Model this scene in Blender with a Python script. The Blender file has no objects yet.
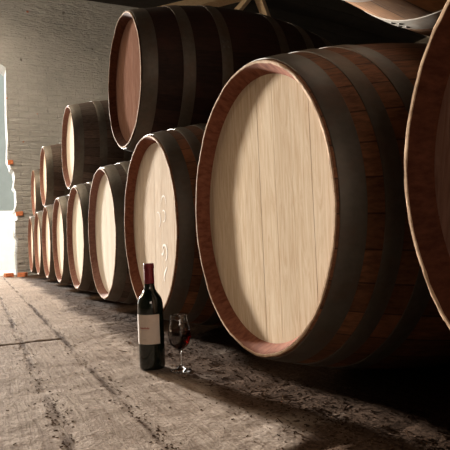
import bpy, bmesh, math, random
from mathutils import Vector, Matrix, noise
random.seed(7)
PI = math.pi
sc = bpy.context.scene
COL = sc.collection

# ------------------------------------------------------------------ helpers
def tag(o, label=None, cat=None, group=None, kind=None):
    if label: o['label'] = label
    if cat: o['category'] = cat
    if group: o['group'] = group
    if kind: o['kind'] = kind
    return o

def empty(name, loc, rz=0.0):
    o = bpy.data.objects.new(name, None)
    COL.objects.link(o)
    o.location = loc
    o.rotation_euler = (0, 0, rz)
    o.empty_display_size = 0.1
    return o

def obj(name, bm, mat, parent=None, smooth=None):
    me = bpy.data.meshes.new(name)
    bm.normal_update()
    bm.to_mesh(me); bm.free()
    for m in (mat if isinstance(mat, (list, tuple)) else [mat]):
        me.materials.append(m)
    if smooth is not None:
        me.polygons.foreach_set('use_smooth', [True] * len(me.polygons))
        me.set_sharp_from_angle(angle=math.radians(smooth))
    o = bpy.data.objects.new(name, me)
    COL.objects.link(o)
    if parent: o.parent = parent
    return o

def copy_tree(o, parent=None):
    c = o.copy()
    COL.objects.link(c)
    if parent: c.parent = parent
    for ch in list(o.children):
        copy_tree(ch, c)
    return c

def add_box(bm, c, s, rot=None, bevel=0.0, mi=0):
    r = bmesh.ops.create_cube(bm, size=1.0)
    vs = r['verts']
    M = Matrix.Translation(c) @ (rot.to_4x4() if rot is not None else Matrix.Identity(4)) @ Matrix.Diagonal((s[0], s[1], s[2], 1))
    bmesh.ops.transform(bm, matrix=M, verts=vs)
    fs = list({f for v in vs for f in v.link_faces})
    for f in fs: f.material_index = mi
    if bevel > 0:
        es = list({e for f in fs for e in f.edges})
        bmesh.ops.bevel(bm, geom=es, offset=bevel, segments=2, affect='EDGES', profile=0.6)

def lathe_z(bm, prof, n=48, cap=True):
    """prof: list of (r, z) from bottom to top, revolved about Z. r = 0 makes a pole."""
    rings = []
    for r, z in prof:
        if r < 1e-6:
            rings.append([bm.verts.new((0, 0, z))])
        else:
            rings.append([bm.verts.new((r * math.cos(2*PI*i/n), r * math.sin(2*PI*i/n), z)) for i in range(n)])
    for a, b in zip(rings, rings[1:]):
        if len(a) == 1 and len(b) == 1: continue
        for i in range(n):
            j = (i + 1) % n
            if len(a) == 1: bm.faces.new((a[0], b[j], b[i]))
            elif len(b) == 1: bm.faces.new((a[i], a[j], b[0]))
            else: bm.faces.new((a[i], a[j], b[j], b[i]))
    bmesh.ops.recalc_face_normals(bm, faces=bm.faces)

def spline(pts, k=6):
    """Catmull-Rom through (r, z) points."""
    out = []
    n = len(pts)
    for i in range(n - 1):
        p0 = pts[max(i-1, 0)]; p1 = pts[i]; p2 = pts[i+1]; p3 = pts[min(i+2, n-1)]
        for s in range(k):
            t = s / k
            out.append(tuple(0.5 * ((2*p1[d]) + (-p0[d]+p2[d])*t + (2*p0[d]-5*p1[d]+4*p2[d]-p3[d])*t*t
                             + (-p0[d]+3*p1[d]-3*p2[d]+p3[d])*t**3) for d in (0, 1)))
    out.append(pts[-1])
    return out

# ------------------------------------------------------------------ node helpers
class NT:
    def __init__(self, name):
        self.m = bpy.data.materials.new(name)
        self.m.use_nodes = True
        self.t = self.m.node_tree
        self.t.nodes.clear()
        self.out = self.t.nodes.new('ShaderNodeOutputMaterial')
        self.b = self.n('ShaderNodeBsdfPrincipled')
        self.l(self.b.outputs[0], self.out.inputs[0])
    def n(self, typ, **kw):
        x = self.t.nodes.new(typ)
        for k, v in kw.items(): setattr(x, k, v)
        return x
    def l(self, a, b): self.t.links.new(a, b)
    def set(self, **kw):
        for k, v in kw.items():
            self.b.inputs[k.replace('_', ' ')].default_value = v
    def coord(self, scale=(1, 1, 1), rnd=False, which='Object'):
        tc = self.n('ShaderNodeTexCoord')
        mp = self.n('ShaderNodeMapping')
        self.l(tc.outputs[which], mp.inputs['Vector'])
        mp.inputs['Scale'].default_value = scale
        if rnd:
            oi = self.n('ShaderNodeObjectInfo')
            mu = self.n('ShaderNodeMath', operation='MULTIPLY'); mu.inputs[1].default_value = 37.0
            self.l(oi.outputs['Random'], mu.inputs[0])
            self.l(mu.outputs[0], mp.inputs['Location'])
        return mp.outputs[0]
    def noise(self, vec, scale=5, detail=4, rough=.6, dist=0.0):
        x = self.n('ShaderNodeTexNoise')
        x.inputs['Scale'].default_value = scale
        x.inputs['Detail'].default_value = detail
        x.inputs['Roughness'].default_value = rough
        x.inputs['Distortion'].default_value = dist
        if vec is not None: self.l(vec, x.inputs['Vector'])
        return x.outputs['Fac']
    def ramp(self, fac, stops):
        r = self.n('ShaderNodeValToRGB')
        e = r.color_ramp.elements
        while len(e) < len(stops): e.new(0.5)
        for q, (p, c) in zip(e, stops):
            q.position = p
            q.color = (*c, 1) if len(c) == 3 else c
        self.l(fac, r.inputs[0])
        return r.outputs[0]
    def mix(self, fac, a, b, mode='MIX'):
        x = self.n('ShaderNodeMix', data_type='RGBA', blend_type=mode)
        for s, v in ((x.inputs[0], fac), (x.inputs[6], a), (x.inputs[7], b)):
            if isinstance(v, (int, float)): s.default_value = v
            elif isinstance(v, tuple): s.default_value = (*v, 1) if len(v) == 3 else v
            else: self.l(v, s)
        return x.outputs[2]
    def math(self, op, a, b=0.0):
        x = self.n('ShaderNodeMath', operation=op)
        for s, v in zip(x.inputs, (a, b)):
            if isinstance(v, (int, float)): s.default_value = v
            else: self.l(v, s)
        return x.outputs[0]
    def bump(self, h, strength=.4, dist=.01, prev=None):
        x = self.n('ShaderNodeBump')
        x.inputs['Strength'].default_value = strength
        x.inputs['Distance'].default_value = dist
        self.l(h, x.inputs['Height'])
        if prev is not None: self.l(prev, x.inputs['Normal'])
        return x.outputs[0]
    def col(self, c): self.l(c, self.b.inputs['Base Color'])
    def nrm(self, c): self.l(c, self.b.inputs['Normal'])
    def rough(self, c): self.l(c, self.b.inputs['Roughness'])

# ------------------------------------------------------------------ materials
def mat_stave(name, c1, c2, c3):
    n = NT(name)
    v = n.coord((1, 1, 1), True)
    sep = n.n('ShaderNodeSeparateXYZ')
    tc = n.n('ShaderNodeTexCoord'); n.l(tc.outputs['Object'], sep.inputs[0])
    ang = n.math('ARCTAN2', sep.outputs[1], sep.outputs[2])
    st = n.math('MULTIPLY', ang, 34 / (2 * PI))
    fl = n.math('FLOOR', st)
    wn = n.n('ShaderNodeTexWhiteNoise', noise_dimensions='1D'); n.l(fl, wn.inputs['W'])
    fr = n.math('FRACT', st)
    d = n.math('ABSOLUTE', n.math('SUBTRACT', fr, 0.5))
    seam = n.math('GREATER_THAN', d, 0.475)
    g = n.noise(n.coord((4, 40, 40), True), 3, 5, .65)
    blot = n.noise(v, 7, 5, .65)
    c = n.ramp(g, [(.3, c1), (.7, c2)])
    c = n.mix(n.ramp(blot, [(.5, (0, 0, 0)), (.72, (1, 1, 1))]), c, c3)
    tone = n.ramp(wn.outputs[0], [(0, (.62, .62, .62)), (1, (1.25, 1.2, 1.15))])
    c = n.mix(1.0, c, tone, 'MULTIPLY')
    c = n.mix(n.math('MULTIPLY', seam, .7), c, (.012, .008, .006))
    n.col(c)
    n.set(Roughness=.72)
    n.b.inputs['Specular IOR Level'].default_value = .18
    hb = n.math('SUBTRACT', n.math('MULTIPLY', g, .4), seam)
    n.nrm(n.bump(hb, .5, .004))
    return n.m

def mat_chime(name, c1, c2):
    n = NT(name)
    g = n.noise(n.coord((3, 30, 30), True), 3, 5, .6)
    c = n.ramp(g, [(.3, c1), (.72, c2)])
    n.col(c); n.set(Roughness=.75)
    n.b.inputs['Specular IOR Level'].default_value = .04
    n.nrm(n.bump(g, .3, .003))
    return n.m

def mat_head(name, dark, mid, light, stain=.25):
    n = NT(name)
    sep = n.n('ShaderNodeSeparateXYZ')
    tc = n.n('ShaderNodeTexCoord'); n.l(tc.outputs['Object'], sep.inputs[0])
    b = n.math('FLOOR', n.math('MULTIPLY', n.math('ADD', sep.outputs[1], 1.0), 1 / .071))
    wn = n.n('ShaderNodeTexWhiteNoise', noise_dimensions='1D'); n.l(b, wn.inputs['W'])
    fine = n.noise(n.coord((1, 75, 3.2), True), 2.2, 6, .62, .5)
    fig = n.noise(n.coord((1, 16, 2.2), True), 3.0, 4, .6, 2.2)
    c = n.ramp(fine, [(.05, dark), (.5, mid), (.95, light)])
    c = n.mix(n.ramp(fig, [(.40, (0, 0, 0)), (.66, (.6, .6, .6))]), c, light)
    tone = n.ramp(wn.outputs[0], [(0, (.93, .92, .90)), (1, (1.05, 1.05, 1.04))])
    c = n.mix(1.0, c, tone, 'MULTIPLY')
    bl = n.noise(n.coord((1, 1, 1), True), 5, 6, .7)
    c = n.mix(n.ramp(bl, [(.56, (0, 0, 0)), (.8, (stain,) * 3)]), c, dark)
    n.col(c)
    n.set(Roughness=.8)
    n.b.inputs['Specular IOR Level'].default_value = 0.0
    n.nrm(n.bump(fine, .2, .001))
    return n.m

def mat_hoop(name, base, rust, amt):
    n = NT(name)
    v = n.coord((1, 1, 1), True)
    a = n.noise(v, 9, 6, .7)
    f = n.noise(v, 60, 3, .6)
    c = n.mix(n.ramp(a, [(.5 - amt, (0, 0, 0)), (.72 - amt * .5, (1, 1, 1))]), base, rust)
    c = n.mix(n.ramp(f, [(.35, (.5, .5, .5)), (.65, (0, 0, 0))]), c, tuple(x * .6 for x in base))
    n.col(c)
    n.set(Roughness=.55, Metallic=.35)
    n.nrm(n.bump(f, .25, .002))
    return n.m

def mat_plain(name, c, rough=.6, metallic=0.0, var=.15, scale=30):
    n = NT(name)
    f = n.noise(n.coord((1, 1, 1), True), scale, 4, .6)
    n.col(n.ramp(f, [(.3, tuple(x * (1 - var) for x in c)), (.7, tuple(min(1, x * (1 + var)) for x in c))]))
    n.set(Roughness=rough, Metallic=metallic)
    n.nrm(n.bump(f, .15, .002))
    return n.m

M = {}
M['stave'] = mat_stave('weathered_stave_wood', (.075, .033, .017), (.21, .092, .045), (.26, .105, .05))
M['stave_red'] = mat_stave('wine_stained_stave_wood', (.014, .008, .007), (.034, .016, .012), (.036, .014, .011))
M['chime'] = mat_chime('chime_wood', (.13, .042, .024), (.25, .10, .058))
M['chime_hazed'] = mat_chime('hazed_pink_chime', (.20, .095, .075), (.33, .18, .145))  # far-barrel copy with the haze veil mixed into the chime colour
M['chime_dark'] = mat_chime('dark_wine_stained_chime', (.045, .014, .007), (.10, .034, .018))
M['edge'] = mat_chime('sawn_stave_ends', (.33, .21, .13), (.55, .38, .25))
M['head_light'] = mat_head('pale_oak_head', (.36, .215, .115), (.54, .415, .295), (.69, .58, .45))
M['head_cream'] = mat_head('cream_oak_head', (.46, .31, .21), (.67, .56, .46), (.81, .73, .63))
M['head_bloom'] = mat_head('bloom_whitened_oak_head', (.58, .46, .36), (.80, .73, .64), (.88, .83, .76))  # doorway bloom painted into the heads of the far barrels
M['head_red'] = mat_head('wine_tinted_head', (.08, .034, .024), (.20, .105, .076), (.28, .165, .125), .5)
M['hoop'] = mat_hoop('grey_hoop_steel', (.088, .074, .058), (.080, .042, .025), .05)
M['stave_tan'] = mat_stave('tan_stave_wood', (.14, .07, .032), (.30, .16, .075), (.34, .17, .08))
M['stave_hazed'] = mat_stave('hazed_grey_stave_wood', (.085, .062, .052), (.17, .13, .11), (.16, .10, .08))  # lifted grey of the haze, painted into the far staves
M['hoop_zinc'] = mat_hoop('pale_zinc_hoop', (.40, .36, .31), (.26, .17, .11), .0)
M['hoop_hazed'] = mat_hoop('hazed_hoop_steel', (.15, .135, .112), (.11, .07, .045), .02)  # lighter copy for far hoops, haze put into the colour
M['hoop_rust'] = mat_hoop('rusted_hoop_steel', (.09, .05, .03), (.17, .07, .03), .12)
M['rivet'] = mat_plain('rivet_steel', (.10, .09, .08), .5, .6)
M['bung'] = mat_plain('silicone_bung', (.16, .13, .11), .6)
M['chalk'] = mat_plain('chalk', (.82, .78, .72), .9)

def mat_floor():
    n = NT('worn_stone_floor')
    tc = n.n('ShaderNodeTexCoord')
    P = tc.outputs['Object']
    big = n.noise(P, 2.2, 5, .6)
    mid = n.noise(P, 14, 6, .7)
    fine = n.noise(P, 120, 4, .7)
    mp = n.n('ShaderNodeMapping'); mp.inputs['Scale'].default_value = (26, 2.2, 1); n.l(P, mp.inputs['Vector'])
    streak = n.noise(mp.outputs[0], 2.5, 5, .65, .6)
    c = n.ramp(big, [(.3, (.27, .215, .175)), (.7, (.38, .315, .262))])
    c = n.mix(n.ramp(streak, [(.35, (.6, .6, .6)), (.55, (0, 0, 0))]), c, (.16, .115, .09))
    c = n.mix(n.ramp(mid, [(.5, (0, 0, 0)), (.72, (.6, .6, .6))]), c, (.47, .40, .345))
    c = n.mix(n.ramp(fine, [(.36, (.7, .7, .7)), (.5, (0, 0, 0))]), c, (.15, .11, .085))
    # soil that has gathered in the seams and along the foot of the barrels (vertex weight)
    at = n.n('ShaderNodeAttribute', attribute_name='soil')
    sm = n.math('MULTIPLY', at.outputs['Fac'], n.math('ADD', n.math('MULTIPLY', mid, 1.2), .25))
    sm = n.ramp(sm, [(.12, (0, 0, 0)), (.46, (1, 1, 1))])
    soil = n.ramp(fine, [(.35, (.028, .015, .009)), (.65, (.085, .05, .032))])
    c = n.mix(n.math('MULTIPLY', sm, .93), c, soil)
    n.col(c)
    n.set(Roughness=.9)
    n.b.inputs['Specular IOR Level'].default_value = .008
    h = n.math('ADD', n.math('MULTIPLY', mid, .7), n.math('MULTIPLY', fine, .35))
    h = n.math('ADD', h, n.math('MULTIPLY', streak, .5))
    n.nrm(n.bump(h, .8, .014))
    return n.m
M['floor'] = mat_floor()

def mat_wall(name, c1, c2, c3, red):
    n = NT(name)
    tc = n.n('ShaderNodeTexCoord')
    P = tc.outputs['Object']
    sep = n.n('ShaderNodeSeparateXYZ'); n.l(P, sep.inputs[0])
    cmb = n.n('ShaderNodeCombineXYZ')
    n.l(n.math('ADD', sep.outputs[0], sep.outputs[1]), cmb.inputs[0])
    wob = n.noise(P, 3, 3, .6)
    n.l(n.math('ADD', sep.outputs[2], n.math('MULTIPLY', wob, .05)), cmb.inputs[1])
    br = n.n('ShaderNodeTexBrick')
    n.l(cmb.outputs[0], br.inputs['Vector'])
    br.inputs['Scale'].default_value = 1.0
    br.inputs['Brick Width'].default_value = .27
    br.inputs['Row Height'].default_value = .088
    br.inputs['Mortar Size'].default_value = .010
    br.inputs['Mortar Smooth'].default_value = .6
    br.inputs['Color1'].default_value = (1, 1, 1, 1)
    br.inputs['Color2'].default_value = (.8, .8, .8, 1)
    br.inputs['Mortar'].default_value = (.25, .25, .25, 1)
    big = n.noise(P, 1.3, 5, .6)
    mid = n.noise(P, 9, 6, .7)
    mp = n.n('ShaderNodeMapping'); mp.inputs['Rotation'].default_value = (0, .7, 0); mp.inputs['Scale'].default_value = (3, 3, 14); n.l(P, mp.inputs['Vector'])
    trowel = n.noise(mp.outputs[0], 2.0, 5, .6, .8)
    c = n.ramp(big, [(.3, c1), (.7, c2)])
    c = n.mix(n.ramp(mid, [(.48, (0, 0, 0)), (.75, (.6, .6, .6))]), c, c3)
    # rendered above, bare painted courses below
    low = n.ramp(n.math('ADD', n.math('MULTIPLY', sep.outputs[2], .25), n.math('MULTIPLY', mid, .25)), [(.62, (1, 1, 1)), (.95, (.12, .12, .12))])
    c = n.mix(n.math('MULTIPLY', low, .16), c, br.outputs['Color'], 'MULTIPLY')
    sp = n.noise(P, 4.5, 2, .5)
    c = n.mix(n.ramp(sp, [(.735, (0, 0, 0)), (.75, (1, 1, 1))]), c, red)
    ck = n.noise(P, 7, 3, .6)
    c = n.mix(n.ramp(ck, [(.25, (.8, .8, .8)), (.3, (0, 0, 0))]), c, (.09, .075, .06))
    n.col(c)
    n.set(Roughness=.9)
    h = n.math('ADD', n.math('MULTIPLY', n.math('MULTIPLY', br.outputs['Fac'], low), -.32), n.math('MULTIPLY', mid, .8))
    mp2 = n.n('ShaderNodeMapping'); mp2.inputs['Scale'].default_value = (2.2, 2.2, 17); n.l(P, mp2.inputs['Vector'])
    ridge = n.noise(mp2.outputs[0], 1.6, 4, .65, .5)
    h = n.math('ADD', h, n.math('MULTIPLY', n.math('MULTIPLY', ridge, low), 1.6))
    h = n.math('ADD', h, n.math('MULTIPLY', n.math('MULTIPLY', trowel, n.math('SUBTRACT', 1.15, low)), 1.5))
    n.nrm(n.bump(h, .8, .04))
    return n.m
M['wall'] = mat_wall('old_whitewashed_brick', (.36, .37, .37), (.47, .48, .48), (.52, .53, .53), (.42, .14, .07))
M['wall_side'] = mat_wall('old_grey_render', (.20, .18, .15), (.28, .25, .21), (.30, .27, .23), (.2, .1, .07))
M['brick'] = mat_plain('bare_red_brick', (.62, .22, .10), .85, 0, .3, 40)
M['ceiling'] = mat_plain('black_ceiling_boards', (.018, .014, .011), .9, 0, .3, 8)  # near-black brown on every board
M['timber'] = mat_chime('pale_sawn_timber', (.55, .40, .25), (.74, .58, .39))

# ------------------------------------------------------------------ camera (fitted)
cam_d = bpy.data.cameras.new('camera')
cam = bpy.data.objects.new('camera', cam_d)
COL.objects.link(cam)
yaw, pitch, roll, camh = 0.42897, 0.03122, -0.04421, 0.35406
fw = Vector((math.sin(yaw)*math.cos(pitch), math.cos(yaw)*math.cos(pitch), math.sin(pitch)))
r0 = Vector((math.cos(yaw), -math.sin(yaw), 0)); u0 = r0.cross(fw)
r2 = r0*math.cos(roll) + u0*math.sin(roll)
u2 = u0*math.cos(roll) - r0*math.sin(roll)
cam.matrix_world = Matrix(((r2.x, u2.x, -fw.x, 0), (r2.y, u2.y, -fw.y, 0), (r2.z, u2.z, -fw.z, camh), (0, 0, 0, 1)))
cam_d.sensor_width = 36.0
cam_d.lens = 538.94 / 450 * 36.0
cam_d.clip_start = .02
sc.camera = cam

# ------------------------------------------------------------------ room
W = 8.2          # inner face of the end wall
H = 4.13
XL, XR, YB = -3.0, 7.2, -3.2

SEAMS = (-.33, -.02, .137, .289)
RISE = .0128
def sstep(a, b, t):
    t = min(1, max(0, (t - a) / (b - a)))
    return t*t*(3-2*t)
def floor_z(x, y):
    v = Vector((x, y, 0))
    near = sstep(14, 2, y)
    z = noise.noise(v*3.1)*.0035 + noise.noise(v*11)*.0022*near + noise.noise(v*31)*.0014*near
    for s in SEAMS:
        d = x - s - noise.noise(Vector((s*7, y*2.1, 3)))*.010 - noise.noise(Vector((s*3, y*9, 3)))*.005
        z -= .0028*math.exp(-(d/.006)**2)
    for yy, xa, xb in ((2.23, -2, .29), (.78, .45, .9), (4.4, .1, .5)):
        if xa < x < xb:
            d = y - yy - noise.noise(Vector((x*4, yy, 9)))*.03
            z -= .005*math.exp(-(d/.014)**2)
    z -= .005*math.exp(-((x-.43)/.035)**2)*(.5+noise.noise(Vector((1, y*1.3, 2))))
    z += noise.noise(v*17)*.004*sstep(.36, .52, x)*near
    # level bed under the row of barrels and under the bottle and glass
    k = sstep(.62, .9, x)*sstep(7.6, 7.3, abs(y-.8))
    z = z*(1-k) + RISE*k
    for bx, by in ((.4448, 1.5164), (.502, 1.435)):
        d = math.hypot(x-bx, y-by)
        k = sstep(.10, .05, d)
        z = z*(1-k)
    return z
def soil_w(x, y):
    v = Vector((x, y, 0))
    w = 0
    for s in SEAMS:
        d = x - s - noise.noise(Vector((s*7, y*2.1, 3)))*.010 - noise.noise(Vector((s*3, y*9, 3)))*.005
        w = max(w, (.46+.75*noise.noise(Vector((s*9, y*2.6, 0)))+.35*noise.noise(Vector((s*9, y*11, 0))))*math.exp(-(d/(.010 if s > .1 else .006))**2))
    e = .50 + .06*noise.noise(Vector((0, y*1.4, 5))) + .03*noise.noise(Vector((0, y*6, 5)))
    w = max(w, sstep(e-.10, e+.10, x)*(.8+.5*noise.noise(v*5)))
    for yy, xa, xb in ((2.23, -2, .29), (.78, .45, .9), (4.4, .1, .5)):
        if xa < x < xb:
            d = y - yy - noise.noise(Vector((x*4, yy, 9)))*.03
            w = max(w, .8*math.exp(-(d/.014)**2))
    for bx, by in ((.4448, 1.5164), (.502, 1.435)):
        pass
    return max(0, min(1, w))

def axis_steps(fine0, fine1, step, lo, hi, grow=1.25):
    a = [fine0 + i*step for i in range(int((fine1-fine0)/step)+1)]
    s = step; t = a[-1]
    while t < hi:
        s *= grow; t += s; a.append(min(t, hi))
    s = step; t = a[0]
    while t > lo:
        s *= grow; t -= s; a.insert(0, max(t, lo))
    return a
xs = axis_steps(-.45, .95, .009, XL-.3, XR+.3)
ys = axis_steps(.55, 2.6, .011, YB-.3, W+.55, 1.018)
ys = [y for y in ys if y > .5] if False else ys
me = bpy.data.meshes.new('floor')
nx, ny = len(xs), len(ys)
verts = [(x, y, floor_z(x, y)) for y in ys for x in xs]
faces = [(j*nx+i, j*nx+i+1, (j+1)*nx+i+1, (j+1)*nx+i) for j in range(ny-1) for i in range(nx-1)]
me.from_pydata(verts, [], faces)
at = me.attributes.new('soil', 'FLOAT', 'POINT')
at.data.foreach_set('value', [soil_w(v[0], v[1]) for v in verts])
me.polygons.foreach_set('use_smooth', [True]*len(me.polygons))
me.materials.append(M['floor'])
fl = bpy.data.objects.new('floor', me); COL.objects.link(fl)
tag(fl, 'worn grey stone floor with dirt in its long seams', 'floor', kind='structure')

# end wall with an arched doorway
jamb = [(.49, -.05), (.475, .30), (.50, .52), (.47, .56), (.475, .78), (.505, .80), (.50, .88), (.465, .92), (.50, 1.02), (.495, 1.22),
        (.465, 1.27), (.49, 1.40), (.475, 1.50), (.435, 1.53), (.43, 1.58), (.395, 1.66), (.40, 1.80), (.41, 1.96), (.402, 2.3), (.41, 2.7), (.412, 2.985)]
AC, AHW, ASP, AR = -.90, 1.312, 2.985, .38
Rr = (AHW**2 + AR**2) / (2*AR)
arch = []
a0 = math.asin(AHW/Rr)
for i in range(1, 25):
    a = a0 - 2*a0*i/24
    arch.append((AC + Rr*math.sin(a), ASP + AR - Rr + Rr*math.cos(a)))
outline = [(XR+.3, -.05), (XR+.3, H+.4), (XL-.3, H+.4), (XL-.3, -.05), (AC-AHW, -.05)] + arch[::-1] + jamb[::-1]
bm = bmesh.new()
f = bm.faces.new([bm.verts.new((x, W, z)) for x, z in outline])
r = bmesh.ops.extrude_face_region(bm, geom=[f])
bmesh.ops.translate(bm, vec=(0, .45, 0), verts=[v for v in r['geom'] if isinstance(v, bmesh.types.BMVert)])
bmesh.ops.recalc_face_normals(bm, faces=bm.faces)
wf = obj('wall_far', bm, M['wall'])
tag(wf, 'old whitewashed brick end wall with a tall arched doorway', 'wall', kind='structure')
# bare bricks showing at the broken door jamb
for (x, z, s) in ((.437, 1.62, .075), (.535, .885, .10)):
    bm = bmesh.new()
    add_box(bm, (x, W+.03, z), (s, .10, .062), Matrix.Rotation(random.uniform(-.1, .1), 3, 'Y'), .008)
    o = obj('trim_1', bm, M['brick'])
    tag(o, kind='structure')

def wall_box(name, lo, hi, mat, label):
    bm = bmesh.new()
    add_box(bm, [(a+b)/2 for a, b in zip(lo, hi)], [b-a for a, b in zip(lo, hi)])
    o = obj(name, bm, mat)
    tag(o, label, 'wall', kind='structure')
    return o
LY, LZ = (5.6, 7.4), (2.75, 3.85)
bm = bmesh.new()
def lseg(ya, yb, za, zb): add_box(bm, (XL-.15, (ya+yb)/2, (za+zb)/2), (.3, yb-ya, zb-za))
lseg(YB-.3, LY[0], -.05, H+.4); lseg(LY[1], W+.01, -.05, H+.4); lseg(LY[0], LY[1], -.05, LZ[0]); lseg(LY[0], LY[1], LZ[1], H+.4)
o = obj('wall_left', bm, M['wall_side']); tag(o, 'grey rendered side wall with an added high opening for fill light, left of the aisle', 'wall', kind='structure')
bm = bmesh.new()
for y in (LY[0]+.03, sum(LY)/2, LY[1]-.03): add_box(bm, (XL-.2, y, sum(LZ)/2), (.07, .06, LZ[1]-LZ[0]))
for z in (LZ[0]+.03, LZ[1]-.03): add_box(bm, (XL-.2, sum(LY)/2, z), (.07, LY[1]-LY[0], .06))
o = obj('added_window_3', bm, M['timber']); tag(o, kind='structure')  # frame of the added opening, out of view
ld = bpy.data.lights.new('high_fill_light', 'AREA'); ld.shape = 'RECTANGLE'  # added fill lamp from the left, lifts the brace and end wall
ld.size = LY[1]-LY[0]-.1; ld.size_y = LZ[1]-LZ[0]-.1
ld.energy = 165; ld.color = (1.0, .80, .56)
lo = bpy.data.objects.new('high_fill_light', ld); COL.objects.link(lo)
lo.location = (XL-.27, sum(LY)/2, sum(LZ)/2)
lo.rotation_euler = (PI/2, 0, -PI/2)
wall_box('wall_right', (XR, YB-.3, -.05), (XR+.3, W+.01, H+.4), M['wall_side'], 'dark rendered side wall beyond the barrels')
# near wall (behind the camera) with an opening added for fill light
WX, WZ = (-1.3, .3), (1.2, 2.6)
bm = bmesh.new()
def seg(xa, xb, za, zb): add_box(bm, ((xa+xb)/2, YB-.15, (za+zb)/2), (xb-xa, .3, zb-za))
seg(XL-.3, WX[0], -.05, H+.4); seg(WX[1], XR+.3, -.05, H+.4)
seg(WX[0], WX[1], -.05, WZ[0]); seg(WX[0], WX[1], WZ[1], H+.4)
o = obj('wall_near', bm, M['wall_side']); tag(o, 'grey rendered wall with an added fill light opening behind the camera', 'wall', kind='structure')
bm = bmesh.new()
for x in (WX[0]+.03, sum(WX)/2, WX[1]-.03): add_box(bm, (x, YB-.2, sum(WZ)/2), (.06, .07, WZ[1]-WZ[0]))
for z in (WZ[0]+.03, WZ[1]-.03): add_box(bm, (sum(WX)/2, YB-.2, z), (WX[1]-WX[0], .07, .06))
o = obj('added_window_1', bm, M['timber']); tag(o, kind='structure')  # unseen frame, added to go with the fill lamp
ld = bpy.data.lights.new('near_fill_light', 'AREA'); ld.shape = 'RECTANGLE'  # added fill lamp for surfaces that face the camera
ld.size = WX[1]-WX[0]-.1; ld.size_y = WZ[1]-WZ[0]-.1
ld.energy = 27; ld.color = (1.0, .72, .50)
lo = bpy.data.objects.new('near_fill_light', ld); COL.objects.link(lo)
lo.location = (sum(WX)/2, YB-.27, sum(WZ)/2)
lo.rotation_euler = (PI/2, 0, 0)
# ceiling of dark boards with an opening added for a fill light, sagging a little to the right
SKX, SKY = (-2.0, -.4), (4.9, 7.0)
bm = bmesh.new()
def board(y0, y1_, xa, xb, za, zb):
    p = [(xa, y0, za), (xb, y0, zb), (xb, y1_, zb), (xa, y1_, za)]
    b = [bm.verts.new(q) for q in p]; t = [bm.verts.new((q[0], q[1], H+.40)) for q in p]
    bm.faces.new(b[::-1]); bm.faces.new(t)
    for k in range(4): bm.faces.new((b[k], b[(k+1) % 4], t[(k+1) % 4], t[k]))
ybs = [YB - .3 + i*.35 for i in range(24) if YB - .3 + i*.35 < SKY[0]-.02]
ybs += [SKY[0] + i*.35 for i in range(11)]
for y0, yn in zip(ybs, ybs[1:]):
    inside = y0 >= SKY[0]-.001 and yn <= SKY[1]+.001
    for (xa, xb, za, zb) in ((XL-.3, SKX[0], H, H), (SKX[0], SKX[1], H, H), (SKX[1], 2.6, H, H), (2.6, 5.46, H, H-.14), (5.46, XR+.3, H-.14, H-.40)):
        if inside and xa == SKX[0]: continue
        board(y0, yn-.006, xa, xb, za, zb)
for lo, hi in (((XL-.3, YB-.3), (XR+.3, SKY[0])), ((XL-.3, SKY[1]), (XR+.3, W+.4)), ((XL-.3, SKY[0]), (SKX[0], SKY[1])), ((SKX[1], SKY[0]), (XR+.3, SKY[1]))):
    add_box(bm, ((lo[0]+hi[0])/2, (lo[1]+hi[1])/2, H+.44), (hi[0]-lo[0], hi[1]-lo[1], .08))
o = obj('ceiling', bm, M['ceiling'])
tag(o, 'black board ceiling', 'ceiling', kind='structure')
bm = bmesh.new()
cx_, cy_ = sum(SKX)/2, sum(SKY)/2
for x in SKX: add_box(bm, (x, cy_, H+.46), (.06, SKY[1]-SKY[0], .10))
for y in SKY: add_box(bm, (cx_, y, H+.46), (SKX[1]-SKX[0], .06, .10))
add_box(bm, (cx_, cy_, H+.46), (.04, SKY[1]-SKY[0], .06))
o = obj('added_window_2', bm, M['timber']); tag(o, kind='structure')  # frame added around the overhead fill opening
ld = bpy.data.lights.new('roof_fill_light', 'AREA'); ld.shape = 'RECTANGLE'  # added overhead fill lamp that brightens the end wall and far floor
ld.size = SKX[1]-SKX[0]-.1; ld.size_y = SKY[1]-SKY[0]-.1
ld.energy = 200; ld.color = (1.0, .78, .54)
lo = bpy.data.objects.new('roof_fill_light', ld); COL.objects.link(lo)
lo.location = (cx_, cy_, H+.40)

# ------------------------------------------------------------------ yard outside the door
bm = bmesh.new()
g = [bm.verts.new(p) for p in ((-40, W+.45, -.02), (30, W+.45, -.02), (30, 40, .15), (-40, 40, .15))]
bm.faces.new(g)
M['gravel'] = mat_plain('pale_gravel', (.78, .74, .66), .9, 0, .1, 20)
o = obj('yard_ground', bm, M['gravel']); tag(o, 'bright pale gravel yard outside the doorway', 'ground', kind='structure')
bm = bmesh.new()
add_box(bm, (3.0, 11.6, .55), (6.4, .5, 1.2), None, .02)
M['white'] = mat_plain('limewashed_wall', (.88, .86, .80), .9, 0, .06, 6)
o = obj('yard_wall', bm, M['white']); tag(o, 'low white wall glaring outside the doorway', 'wall', kind='structure')
bm = bmesh.new()
add_box(bm, (4.0, 15.0, 3.5), (8.4, .6, 7.2), None, .03)
M['facade'] = mat_plain('pale_green_render', (.21, .235, .225), .9, 0, .08, 3)
o = obj('yard_facade', bm, M['facade']); tag(o, 'pale grey green facade across the yard', 'wall', kind='structure')

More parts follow.
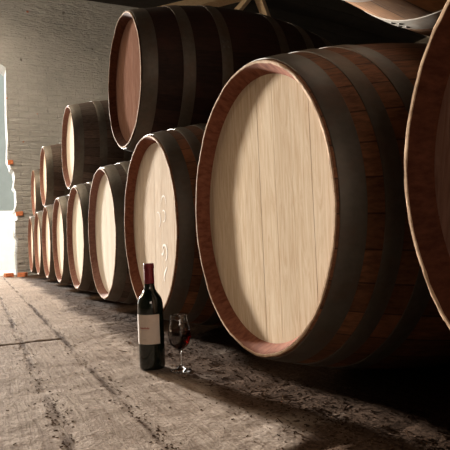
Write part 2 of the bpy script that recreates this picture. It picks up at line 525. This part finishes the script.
# ------------------------------------------------------------------ barrels
def make_barrel_meshes(prefix, R, Rb, L, hoops, depth=.033, stave=.026, nst=34, seg=4):
    """Meshes centred on the barrel axis (local X)."""
    N = nst*seg
    def rad(x):                       # x from -L/2 .. L/2
        return Rb - (Rb-R)*(2*x/L)**2
    bm = bmesh.new()
    h = L/2
    prof = []                         # (x, r, material, jitter)
    prof += [(-h+depth+.012, R-stave-.004, 0), (-h+depth, R-stave, 0), (-h+.010, R-stave+.014, 0), (-h+.0012, R-.0070, 1), (-h, R-.0058, 1), (-h, R-.0020, 1), (-h+.0020, R, 1)]
    prof += [(-h+.012, rad(-h+.012), 2)]
    for i in range(1, 30):
        x = -h + .012 + (L-.024)*i/30
        prof.append((x, rad(x), 2))
    prof += [(h-.012, rad(h-.012), 2), (h-.0020, R, 1), (h, R-.0020, 1), (h, R-.0058, 1), (h-.0012, R-.0070, 1), (h-.010, R-stave+.014, 0), (h-depth, R-stave, 0), (h-depth-.012, R-stave-.004, 0)]
    jit = [random.uniform(-.0011, .0011) for _ in range(nst)]
    rj = [random.uniform(-.0008, .0008) for _ in range(nst)]
    rings = []
    for x, r, m in prof:
        ring = []
        for k in range(N):
            s = k // seg
            a = 2*PI*k/N
            rr = r; xx = x
            if m == 1 or abs(abs(x)-h) < .013:
                xx += jit[s] if x < 0 else -jit[s]
                rr += rj[s]
                rr += random.uniform(-.0007, .0007)
            ring.append(bm.verts.new((xx, rr*math.sin(a), rr*math.cos(a))))
        rings.append(ring)
    for q, (A, B) in enumerate(zip(rings, rings[1:])):
        # per-strip material
        m = {0: 1, 1: 1}.get(max(prof[q][2], prof[q+1][2]), 0)
        if prof[q][2] == 1 and prof[q+1][2] == 1: m = 2
        if {prof[q][2], prof[q+1][2]} == {0, 1}: m = 1
        if {prof[q][2], prof[q+1][2]} == {1, 2}: m = 0
        for k in range(N):
            j = (k+1) % N
            f = bm.faces.new((A[k], B[k], B[j], A[j]))
            f.material_index = m
    bmesh.ops.recalc_face_normals(bm, faces=bm.faces)
    body = bm

    def head_bm(side):
        bm = bmesh.new()
        rh = R - stave + .001
        w = .071
        th = .022
        x0 = side*(h-depth)
        nb = int(rh/w)+1
        for i in range(-nb-1, nb+1):
            ya, yb = i*w+.00012, (i+1)*w-.00012
            ya, yb = max(ya, -rh), min(yb, rh)
            if yb - ya < .008: continue
            top = []; n = 10
            for k in range(n+1):
                y = ya + (yb-ya)*k/n
                top.append((y, math.sqrt(max(1e-8, rh*rh-y*y))))
            pts = top + [(y, -z) for y, z in top[::-1]]
            pts = [p for i_, p in enumerate(pts) if i_ == 0 or (abs(p[0]-pts[i_-1][0])+abs(p[1]-pts[i_-1][1])) > 1e-4]
            ins = random.uniform(-.00025, .00025)
            A = [bm.verts.new((x0+ins, y, z)) for y, z in pts]
            B = [bm.verts.new((x0-side*th, y, z)) for y, z in pts]
            f1 = bm.faces.new(A); bm.faces.new(B[::-1])
            for k in range(len(pts)):
                j = (k+1) % len(pts)
                bm.faces.new((A[k], B[k], B[j], A[j]))
        bmesh.ops.recalc_face_normals(bm, faces=bm.faces)
        es = [e for e in bm.edges if abs(e.verts[0].co.x-x0) < .002 and abs(e.verts[1].co.x-x0) < .002]
        bmesh.ops.bevel(bm, geom=es, offset=.0005, segments=1, affect='EDGES')
        # solid backing so no light shows between the boards
        add_box(bm, (x0-side*(th*.6), 0, 0), (th*.3, rh*1.3, rh*1.3))
        return bm

    def hoop_bm(xa, xb):
        bm = bmesh.new(); n = 128; t = .0024
        P = []
        for x in (xa, (xa+xb)/2, xb): P.append((x, rad(x)+t))
        P = [(xa, rad(xa)-.004)] + [(xa, rad(xa)+t-.0006), (xa+.0008, rad(xa)+t)] + [P[1]] + [(xb-.0008, rad(xb)+t), (xb, rad(xb)+t-.0006), (xb, rad(xb)-.004)]
        rings = [[bm.verts.new((x, r*math.sin(2*PI*k/n), r*math.cos(2*PI*k/n))) for k in range(n)] for x, r in P]
        for A, B in zip(rings, rings[1:]):
            for k in range(n):
                j = (k+1) % n
                bm.faces.new((A[k], B[k], B[j], A[j]))
        bmesh.ops.recalc_face_normals(bm, faces=bm.faces)
        return bm
    def rivets_bm(xa, xb, a):
        bm = bmesh.new()
        for da in (-.035, .035):
            for fx in (.3, .7):
                x = xa + (xb-xa)*fx
                r = rad(x)+.0024
                rr = bmesh.ops.create_uvsphere(bm, u_segments=8, v_segments=5, radius=.0055)
                Mx = Matrix.Rotation(-(a+da), 4, 'X') @ Matrix.Translation((x, 0, r)) @ Matrix.Diagonal((1, 1, .45, 1))
                bmesh.ops.transform(bm, matrix=Mx, verts=rr['verts'])
        return bm
    return rad, body, head_bm, hoop_bm, rivets_bm

def build_barrel(mats, R, Rb, L, hoops, hoopmats):
    rad, body, head_bm, hoop_bm, rivets_bm = make_barrel_meshes('b', R, Rb, L, hoops)
    root = empty('wine_barrel', (0, 0, 0))
    b = obj('stave_body', body, [mats['stave'], mats['chime'], mats['edge']], root, 35); b.location = (0, 0, Rb)
    for s in (-1, 1):
        hd = obj('head', head_bm(s), mats['head'], root, 20); hd.location = (0, 0, Rb)
    h = L/2
    for i, (a, c) in enumerate(hoops):
        for s in (-1, 1):
            xa, xb = (-h+a, -h+c) if s < 0 else (h-c, h-a)
            hp = obj('hoop', hoop_bm(xa, xb), hoopmats[i], root, 40); hp.location = (0, 0, Rb)
            an = 1.1 + 1.9*i + (0 if s < 0 else 2)
            rv = obj('rivet', rivets_bm(xa, xb, an), M['rivet'], hp, 40)
    bm = bmesh.new()
    rr = bmesh.ops.create_cone(bm, cap_ends=True, segments=24, radius1=.026, radius2=.030, depth=.03)
    bmesh.ops.bevel(bm, geom=list(bm.edges), offset=.003, segments=2, affect='EDGES')
    bg = obj('bung', bm, M['bung'], root, 40); bg.location = (0, 0, 2*Rb+.006)
    return root

BR, BRb, BL = .3296, .4115, 1.10
TR, TRb, TL = .2934, .3650, .98
zB, zT = .42449, 1.08485
y1, dy, xF, xT = 1.0937, .82521, .5607, .5986
hoopsB = [(.007, .055), (.088, .124), (.165, .205)]
hoopsT = [(.006, .066), (.165, .215), (.325, .372)]

big = build_barrel(dict(stave=M['stave'], chime=M['chime'], edge=M['edge'], head=M['head_light']), BR, BRb, BL, hoopsB, [M['hoop'], M['hoop'], M['hoop']])
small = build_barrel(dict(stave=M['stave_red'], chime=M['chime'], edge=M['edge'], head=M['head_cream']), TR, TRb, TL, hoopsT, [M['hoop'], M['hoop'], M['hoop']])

def place(root, x, y, zc, Rb, L, spin, yaw, label, group, head=None, chime=None, hoop=None, stave=None):
    root.location = (x + L/2, y, zc - Rb)
    root.rotation_euler = (0, 0, yaw)
    for ch in root.children:
        if ch.name.startswith('bung'):
            ch.location = (0, -Rb*math.sin(spin)*1.0 - .006*math.sin(spin), Rb + (Rb+.006)*math.cos(spin))
            ch.rotation_euler = (spin, 0, 0)
        else:
            ch.rotation_euler = (spin, 0, 0)
        if chime is not None and ch.name.startswith('stave_body'):
            ch.material_slots[1].link = 'OBJECT'
            ch.material_slots[1].material = chime
        if stave is not None and ch.name.startswith('stave_body'):
            ch.material_slots[0].link = 'OBJECT'
            ch.material_slots[0].material = stave
        if hoop is not None and ch.name.startswith('hoop'):
            ch.material_slots[0].link = 'OBJECT'
            ch.material_slots[0].material = hoop
        if head is not None and ch.name.startswith('head'):
            ch.material_slots[0].link = 'OBJECT'
            ch.material_slots[0].material = head
    root['label'] = label; root['category'] = 'barrel'; root['group'] = group

labB = ['huge reddish barrel cut off by the right edge of the photo',
        'largest whole barrel with a pale oak front, right of the wine glass',
        'lower barrel right behind the wine bottle, chalky marks on its front',
        'third whole lower barrel counted back from the big pale one, left of the bottle',
        'fourth whole lower barrel counted back from the big pale one',
        'fifth whole lower barrel counted back from the big pale one',
        'sixth whole lower barrel counted back from the big pale one',
        'seventh whole lower barrel counted back from the big pale one',
        'leftmost lower barrel with a sunlit orange rim, near the doorway',
        'barrel set back behind the far end of the lower row, almost hidden']
spins = [.2, .0, .06, -.05, .1, -.08, .04, .1, -.1, 0]
roots_B = []
for k in range(10):
    o = big if k == 1 else copy_tree(big)
    roots_B.append(o)
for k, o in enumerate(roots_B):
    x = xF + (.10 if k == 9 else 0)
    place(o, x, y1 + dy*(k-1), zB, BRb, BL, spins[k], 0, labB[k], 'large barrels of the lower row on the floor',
          M['head_red'] if k == 0 else M['head_light'] if k == 1 else M['head_cream'] if k == 2 else M['head_bloom'], M['chime_dark'] if k == 0 else M['chime_hazed'] if k > 2 else None, M['hoop_hazed'] if k > 2 else None, M['stave_hazed'] if k > 2 else None)
labT = ['dark upper barrel hanging over the top right of the photo, only its belly in view',
        'nearest upper barrel with a dark wine red front, top centre of the photo',
        'second upper barrel counted from the nearest, over the fourth and fifth lower barrels',
        'third upper barrel counted from the nearest, further towards the doorway',
        'furthest upper barrel, at the far left end of the upper row']
spinT = [.3, -.04, .07, .1, -.06]
pos = [(-.5, 0), (1.5, 0), (3.5, 0), (5.5, 0), (7.5, .05)]
roots_T = [small if k == 1 else copy_tree(small) for k in range(5)]
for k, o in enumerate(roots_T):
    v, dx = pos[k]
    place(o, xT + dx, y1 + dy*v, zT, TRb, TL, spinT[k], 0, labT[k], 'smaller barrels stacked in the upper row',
          M['head_red'] if k in (0, 1) else M['head_bloom'], M['chime_dark'] if k in (0, 1) else M['chime_hazed'],
          M['hoop_zinc'] if k == 0 else M['hoop_hazed'] if k > 1 else None, M['stave_tan'] if k == 0 else M['stave_hazed'] if k > 1 else None)

# chalky marks on the front of the barrel behind the bottle
def ribbon(bm, pts, w=.006, t=.0012):
    """a raised chalk stroke on the plane x = 0 (local y, z points)"""
    prev = None
    for i, (y, z) in enumerate(pts):
        a = pts[max(i-1, 0)]; b = pts[min(i+1, len(pts)-1)]
        d = Vector((b[0]-a[0], b[1]-a[1])); d.normalize()
        nrm = Vector((-d.y, d.x))*w*.5*(.5 + .5*math.sin(PI*(i+.5)/len(pts)))
        ring = [bm.verts.new((0, y-nrm.x, z-nrm.y)), bm.verts.new((-t, y, z)), bm.verts.new((0, y+nrm.x, z+nrm.y))]
        if prev:
            bm.faces.new((prev[0], ring[0], ring[1], prev[1]))
            bm.faces.new((prev[1], ring[1], ring[2], prev[2]))
        prev = ring
def arc(cy, cz, r, a0, a1, n=12, sq=1.0):
    return [(cy + r*math.cos(a0+(a1-a0)*i/n), cz + r*sq*math.sin(a0+(a1-a0)*i/n)) for i in range(n+1)]
b2 = roots_B[2]
for pts, wd in ((arc(-.10, -.10, .028, .6, 4.4), .009), (arc(-.072, -.088, .018, 3.0, 5.4), .008),
                ([(-.12, -.150), (-.11, -.158), (-.095, -.17), (-.085, -.185), (-.088, -.20)], .010),
                (arc(-.11, .075, .026, .2, 3.3), .006), (arc(-.105, .030, .020, 1.0, 5.0), .006), (arc(-.04, .02, .028, 1.2, 4.4), .006)):
    bm = bmesh.new()
    ribbon(bm, pts, wd, .0003)
    bmesh.ops.recalc_face_normals(bm, faces=bm.faces)
    ck = obj('chalk_mark', bm, M['chalk'], b2)
    ck.location = (-BL/2 + .033 - .0006, 0, BRb)

# ------------------------------------------------------------------ wine bottle
BX, BY = .4448, 1.5164
n = NT('dark_green_bottle_glass')
n.set(Base_Color=(.006, .010, .007, 1), Roughness=.06, IOR=1.5)
n.b.inputs['Coat Weight'].default_value = .1
M['bottle'] = n.m
M['capsule'] = mat_plain('burgundy_foil', (.16, .012, .022), .38, .25, .15, 50)
M['label'] = mat_plain('cream_label_paper', (.62, .53, .46), .8, 0, .05, 60)
M['ink'] = mat_plain('faded_red_ink', (.36, .12, .09), .8)
M['ink2'] = mat_plain('faded_grey_ink', (.40, .33, .29), .8)
bottle = empty('wine_bottle', (BX, BY, 0.0), 0)
tag(bottle, 'dark wine bottle with red capsule and cream label standing on the floor', 'bottle')
Bq = .0368
bm = bmesh.new()
prof = [(0, .012), (.012, .010), (.024, .004), (.030, .0006), (.0335, .0012), (.0360, .0045), (Bq, .010), (Bq, .06), (Bq, .12), (Bq, .170), (.0366, .182)] + \
       spline([(.0366, .182), (.0352, .192), (.0315, .203), (.0245, .214), (.0180, .224), (.0153, .234), (.0145, .246)], 5)[1:] + \
       [(.0142, .26), (.0140, .284), (.0140, .296), (0, .2965)]
lathe_z(bm, prof, 56)
obj('glass', bm, M['bottle'], bottle, 50)
bm = bmesh.new()
lathe_z(bm, [(.01465, .2435), (.0150, .2440), (.0147, .26), (.0144, .283), (.0144, .2860), (.0156, .2866), (.0157, .2955), (.0150, .2960), (.0150, .2995), (.0142, .3018), (.0, .302)], 40)
obj('capsule', bm, M['capsule'], bottle, 40)
toCam = math.atan2(-BY, -BX)
def label_patch(bm, a0, a1, z0, z1, r, n=24):
    prev = None
    for i in range(n+1):
        a = a0 + (a1-a0)*i/n
        p = [bm.verts.new((r*math.cos(a), r*math.sin(a), z)) for z in (z0, z1)]
        q = [bm.verts.new(((r-.0004)*math.cos(a), (r-.0004)*math.sin(a), z)) for z in (z0, z1)]
        if prev:
            P, Q = prev
            bm.faces.new((P[0], p[0], p[1], P[1])); bm.faces.new((Q[0], Q[1], q[1], q[0]))
            bm.faces.new((P[1], p[1], q[1], Q[1])); bm.faces.new((P[0], Q[0], q[0], p[0]))
        else:
            bm.faces.new((p[0], p[1], q[1], q[0]))
        prev = (p, q)
    P, Q = prev
    bm.faces.new((P[0], Q[0], Q[1], P[1]))
    bmesh.ops.recalc_face_normals(bm, faces=bm.faces)
R_ = math.radians
# seen from the camera, positive angle about Z turns to the right
bm = bmesh.new(); label_patch(bm, toCam - R_(84), toCam + R_(40), .0745, .1575, Bq+.0006, 32)
lab = obj('label', bm, M['label'], bottle, 30)
bm = bmesh.new()
a = -52
for wdt in (4, 3, 5, 3, 4, 4, 3, 5, 3):
    label_patch(bm, toCam+R_(a), toCam+R_(a+wdt), .1175, .1175+(.0052 if wdt > 3 else .0040), Bq+.0011, 2)
    a += wdt+1.3
obj('label_print', bm, M['ink'], lab)
bm = bmesh.new()
label_patch(bm, toCam+R_(-46), toCam+R_(-16), .1140, .1146, Bq+.0011, 4)
label_patch(bm, toCam+R_(-40), toCam+R_(-22), .0880, .0888, Bq+.0011, 4)
label_patch(bm, toCam+R_(-44), toCam+R_(-18), .0845, .0851, Bq+.0011, 4)
obj('label_print', bm, M['ink2'], lab)

# ------------------------------------------------------------------ wine glass
GX, GY = .502, 1.435
n = NT('clear_glass')
n.set(Base_Color=(1, 1, 1, 1), Roughness=0.0, IOR=1.45)
n.b.inputs['Transmission Weight'].default_value = 1.0
M['glass'] = n.m
n = NT('red_wine')
n.set(Base_Color=(1, .80, .78, 1), Roughness=0.0, IOR=1.34)
n.b.inputs['Transmission Weight'].default_value = 1.0
va = n.n('ShaderNodeVolumeAbsorption')
va.inputs['Color'].default_value = (.80, .015, .04, 1); va.inputs['Density'].default_value = 420
n.l(va.outputs[0], n.out.inputs['Volume'])
M['wine'] = n.m
wg = empty('wine_glass', (GX, GY, 0.0))
tag(wg, 'stemmed glass half full of red wine, right of the bottle', 'glass')
outer = spline([(.0042, .050), (.0065, .058), (.0165, .066), (.0265, .078), (.0312, .095), (.0312, .107), (.0285, .127), (.0245, .147), (.0232, .156)], 6)
inner = spline([(0.0, .0600), (.008, .0612), (.0155, .0672), (.0253, .079), (.0300, .0955), (.0300, .107), (.0273, .127), (.0234, .147), (.0222, .156)], 6)
foot = [(0, .0003), (.026, .0003), (.0300, .0012), (.0305, .0022), (.0295, .0030), (.020, .0046), (.010, .0085), (.0055, .014), (.0040, .022), (.0036, .035), (.0040, .046)]
bm = bmesh.new()
prof = foot + outer[1:] + [(.0227, .1566)] + inner[::-1]
lathe_z(bm, prof, 48)
obj('bowl_and_stem', bm, M['glass'], wg, 60)
bm = bmesh.new()
lvl = .1135
ip = [(r+.0002 if r > 0 else 0, z-.0001) for r, z in inner if z < lvl]
rl = next(r for r, z in inner if z >= lvl)
lathe_z(bm, ip + [(rl+.0002, lvl), (0, lvl)], 48)
obj('wine', bm, M['wine'], wg, 50)

# ------------------------------------------------------------------ loose bricks at the foot of the end wall
def loose_brick(x, y, rz, tilt, label):
    bm = bmesh.new()
    add_box(bm, (0, 0, .028), (.11, .085, .056), None, .006)
    for v in bm.verts: v.co += Vector((random.uniform(-.004, .004), random.uniform(-.004, .004), random.uniform(-.003, .003) if v.co.z > .03 else 0))
    o = obj('loose_brick', bm, M['brick'], None)
    o.location = (x, y, floor_z(x, y)+.001); o.rotation_euler = (0, 0, rz)
    tag(o, label, 'brick')
loose_brick(.36, 8.02, .3, 0, 'orange brick lying at the foot of the door jamb')
loose_brick(.53, 7.90, -.5, 0, 'orange brick on the floor between the jamb and the last barrel')

# ------------------------------------------------------------------ timber bracing under the ceiling
def beam_between(bm, a, b, w, t, side=Vector((0, 1, 0))):
    a, b = Vector(a), Vector(b)
    d = (b-a).normalized()
    s = (side - d*side.dot(d)).normalized()
    u = d.cross(s)
    L = (b-a).length
    Mx = Matrix(((d.x, s.x, u.x), (d.y, s.y, u.y), (d.z, s.z, u.z)))
    add_box(bm, (a+b)/2, (L, t, w), Mx, .006)
tr = empty('timber_brace', (3.1, 7.2, 0))
tag(tr, 'pale timber brace of post and struts propping the dark ceiling', 'beam', kind='structure')
SC = .86
def AT(px_x, px_z, y): return (px_x*y/W, y, camh + (px_z-camh)*y/W)
def part(name, a, b, w, t, side=Vector((.9, .43, 0))):
    bm = bmesh.new(); beam_between(bm, Vector(a)-Vector(tr.location), Vector(b)-Vector(tr.location), w, t, side)
    return obj(name, bm, M['timber'], tr)
part('tie_beam', (2.129, 7.2, 3.515), (3.98, 7.2, 4.21), .19, .12)
part('strut', (2.33, 7.1, 2.325), (3.95, 7.1, 4.19), .11, .06)
part('post', (2.28, 7.2, .0), (2.28, 7.2, 3.52), .14, .12)
part('strut', (3.926, 7.1, 4.207), (5.53, 7.1, .02), .115, .10)

# ------------------------------------------------------------------ dirt: bark, straw and chips swept along the barrels and seams
bm = bmesh.new()
def chip(x, y, L, w, t, rz, tilt):
    z = floor_z(x, y)
    Rm = Matrix.Rotation(rz, 3, 'Z') @ Matrix.Rotation(tilt, 3, 'Y')
    r = bmesh.ops.create_cube(bm, size=1.0)
    Mx = Matrix.Translation((x, y, z+t*.4+abs(math.sin(tilt))*L*.35)) @ Rm.to_4x4() @ Matrix.Diagonal((L, w, t, 1))
    bmesh.ops.transform(bm, matrix=Mx, verts=r['verts'])
    for v in r['verts']:
        v.co += Vector((random.uniform(-1, 1)*w*.25, random.uniform(-1, 1)*w*.25, 0))
cnt = 0
while cnt < 5200:
    y = .55 + 6*random.random()**2.0
    q = random.random()
    if q < .74:
        x = random.gauss(.62, .085) + .07*noise.noise(Vector((0, y*1.4, 5)))
    elif q < .94:
        x = random.choice(SEAMS[2:]) + random.gauss(0, .014)
    else:
        x = random.uniform(-.3, .6)
    if math.hypot(x-BX, y-BY) < .05 or math.hypot(x-GX, y-GY) < .045 or x > .95: continue
    big_ = q < .74 and random.random() < .10
    chip(x, y, random.uniform(.010, .034) if big_ else random.uniform(.002, .007), random.uniform(.0010, .0028), random.uniform(.0006, .0016), random.uniform(0, PI), random.uniform(-.25, .25))
    cnt += 1
n = NT('dark_bark_chips')
oi = n.noise(n.coord((1, 1, 1)), 45, 2, .5)
n.col(n.ramp(oi, [(.35, (.025, .014, .009)), (.6, (.06, .035, .022)), (.75, (.19, .13, .085))])); n.set(Roughness=.9); n.b.inputs['Specular IOR Level'].default_value = 0.0
o = obj('floor_litter', bm, n.m)
tag(o, 'dark bark chips and straw scattered along the barrels and floor seams', 'litter', kind='stuff')

# ------------------------------------------------------------------ light
AZ, EL = R_(10.3), R_(9.5)
sun_d = bpy.data.lights.new('sun', 'SUN')
sun_d.energy = 14.5
sun_d.angle = R_(3.4)
sun_d.color = (1.0, .95, .87)
sun = bpy.data.objects.new('sun', sun_d); COL.objects.link(sun)
to_sun = Vector((-math.sin(AZ)*math.cos(EL), math.cos(AZ)*math.cos(EL), math.sin(EL)))
sun.rotation_euler = to_sun.to_track_quat('Z', 'Y').to_euler()
sun.location = (-2, 12, 5)

w = bpy.data.worlds.new('sky'); sc.world = w; w.use_nodes = True
bg = w.node_tree.nodes['Background']
bg.inputs[0].default_value = (1.0, .97, .92, 1); bg.inputs[1].default_value = 2.6
# daylight portal in the doorway (samples the sky through the opening)
pd = bpy.data.lights.new('door_portal', 'AREA'); pd.shape = 'RECTANGLE'; pd.size = 2.75; pd.size_y = 3.4
pd.cycles.is_portal = True
po = bpy.data.objects.new('door_portal', pd); COL.objects.link(po)
po.location = (-.87, W+.5, 1.7); po.rotation_euler = (-PI/2, 0, 0)

vs = sc.view_settings
vs.view_transform = 'Standard'; vs.look = 'None'; vs.gamma = 1.0; vs.exposure = 0.0
vs.use_curve_mapping = False
sc.cycles.use_denoising = True
sc.cycles.max_bounces = 14
sc.cycles.diffuse_bounces = 6
sc.cycles.transmission_bounces = 12
sc.cycles.sample_clamp_indirect = 6.0
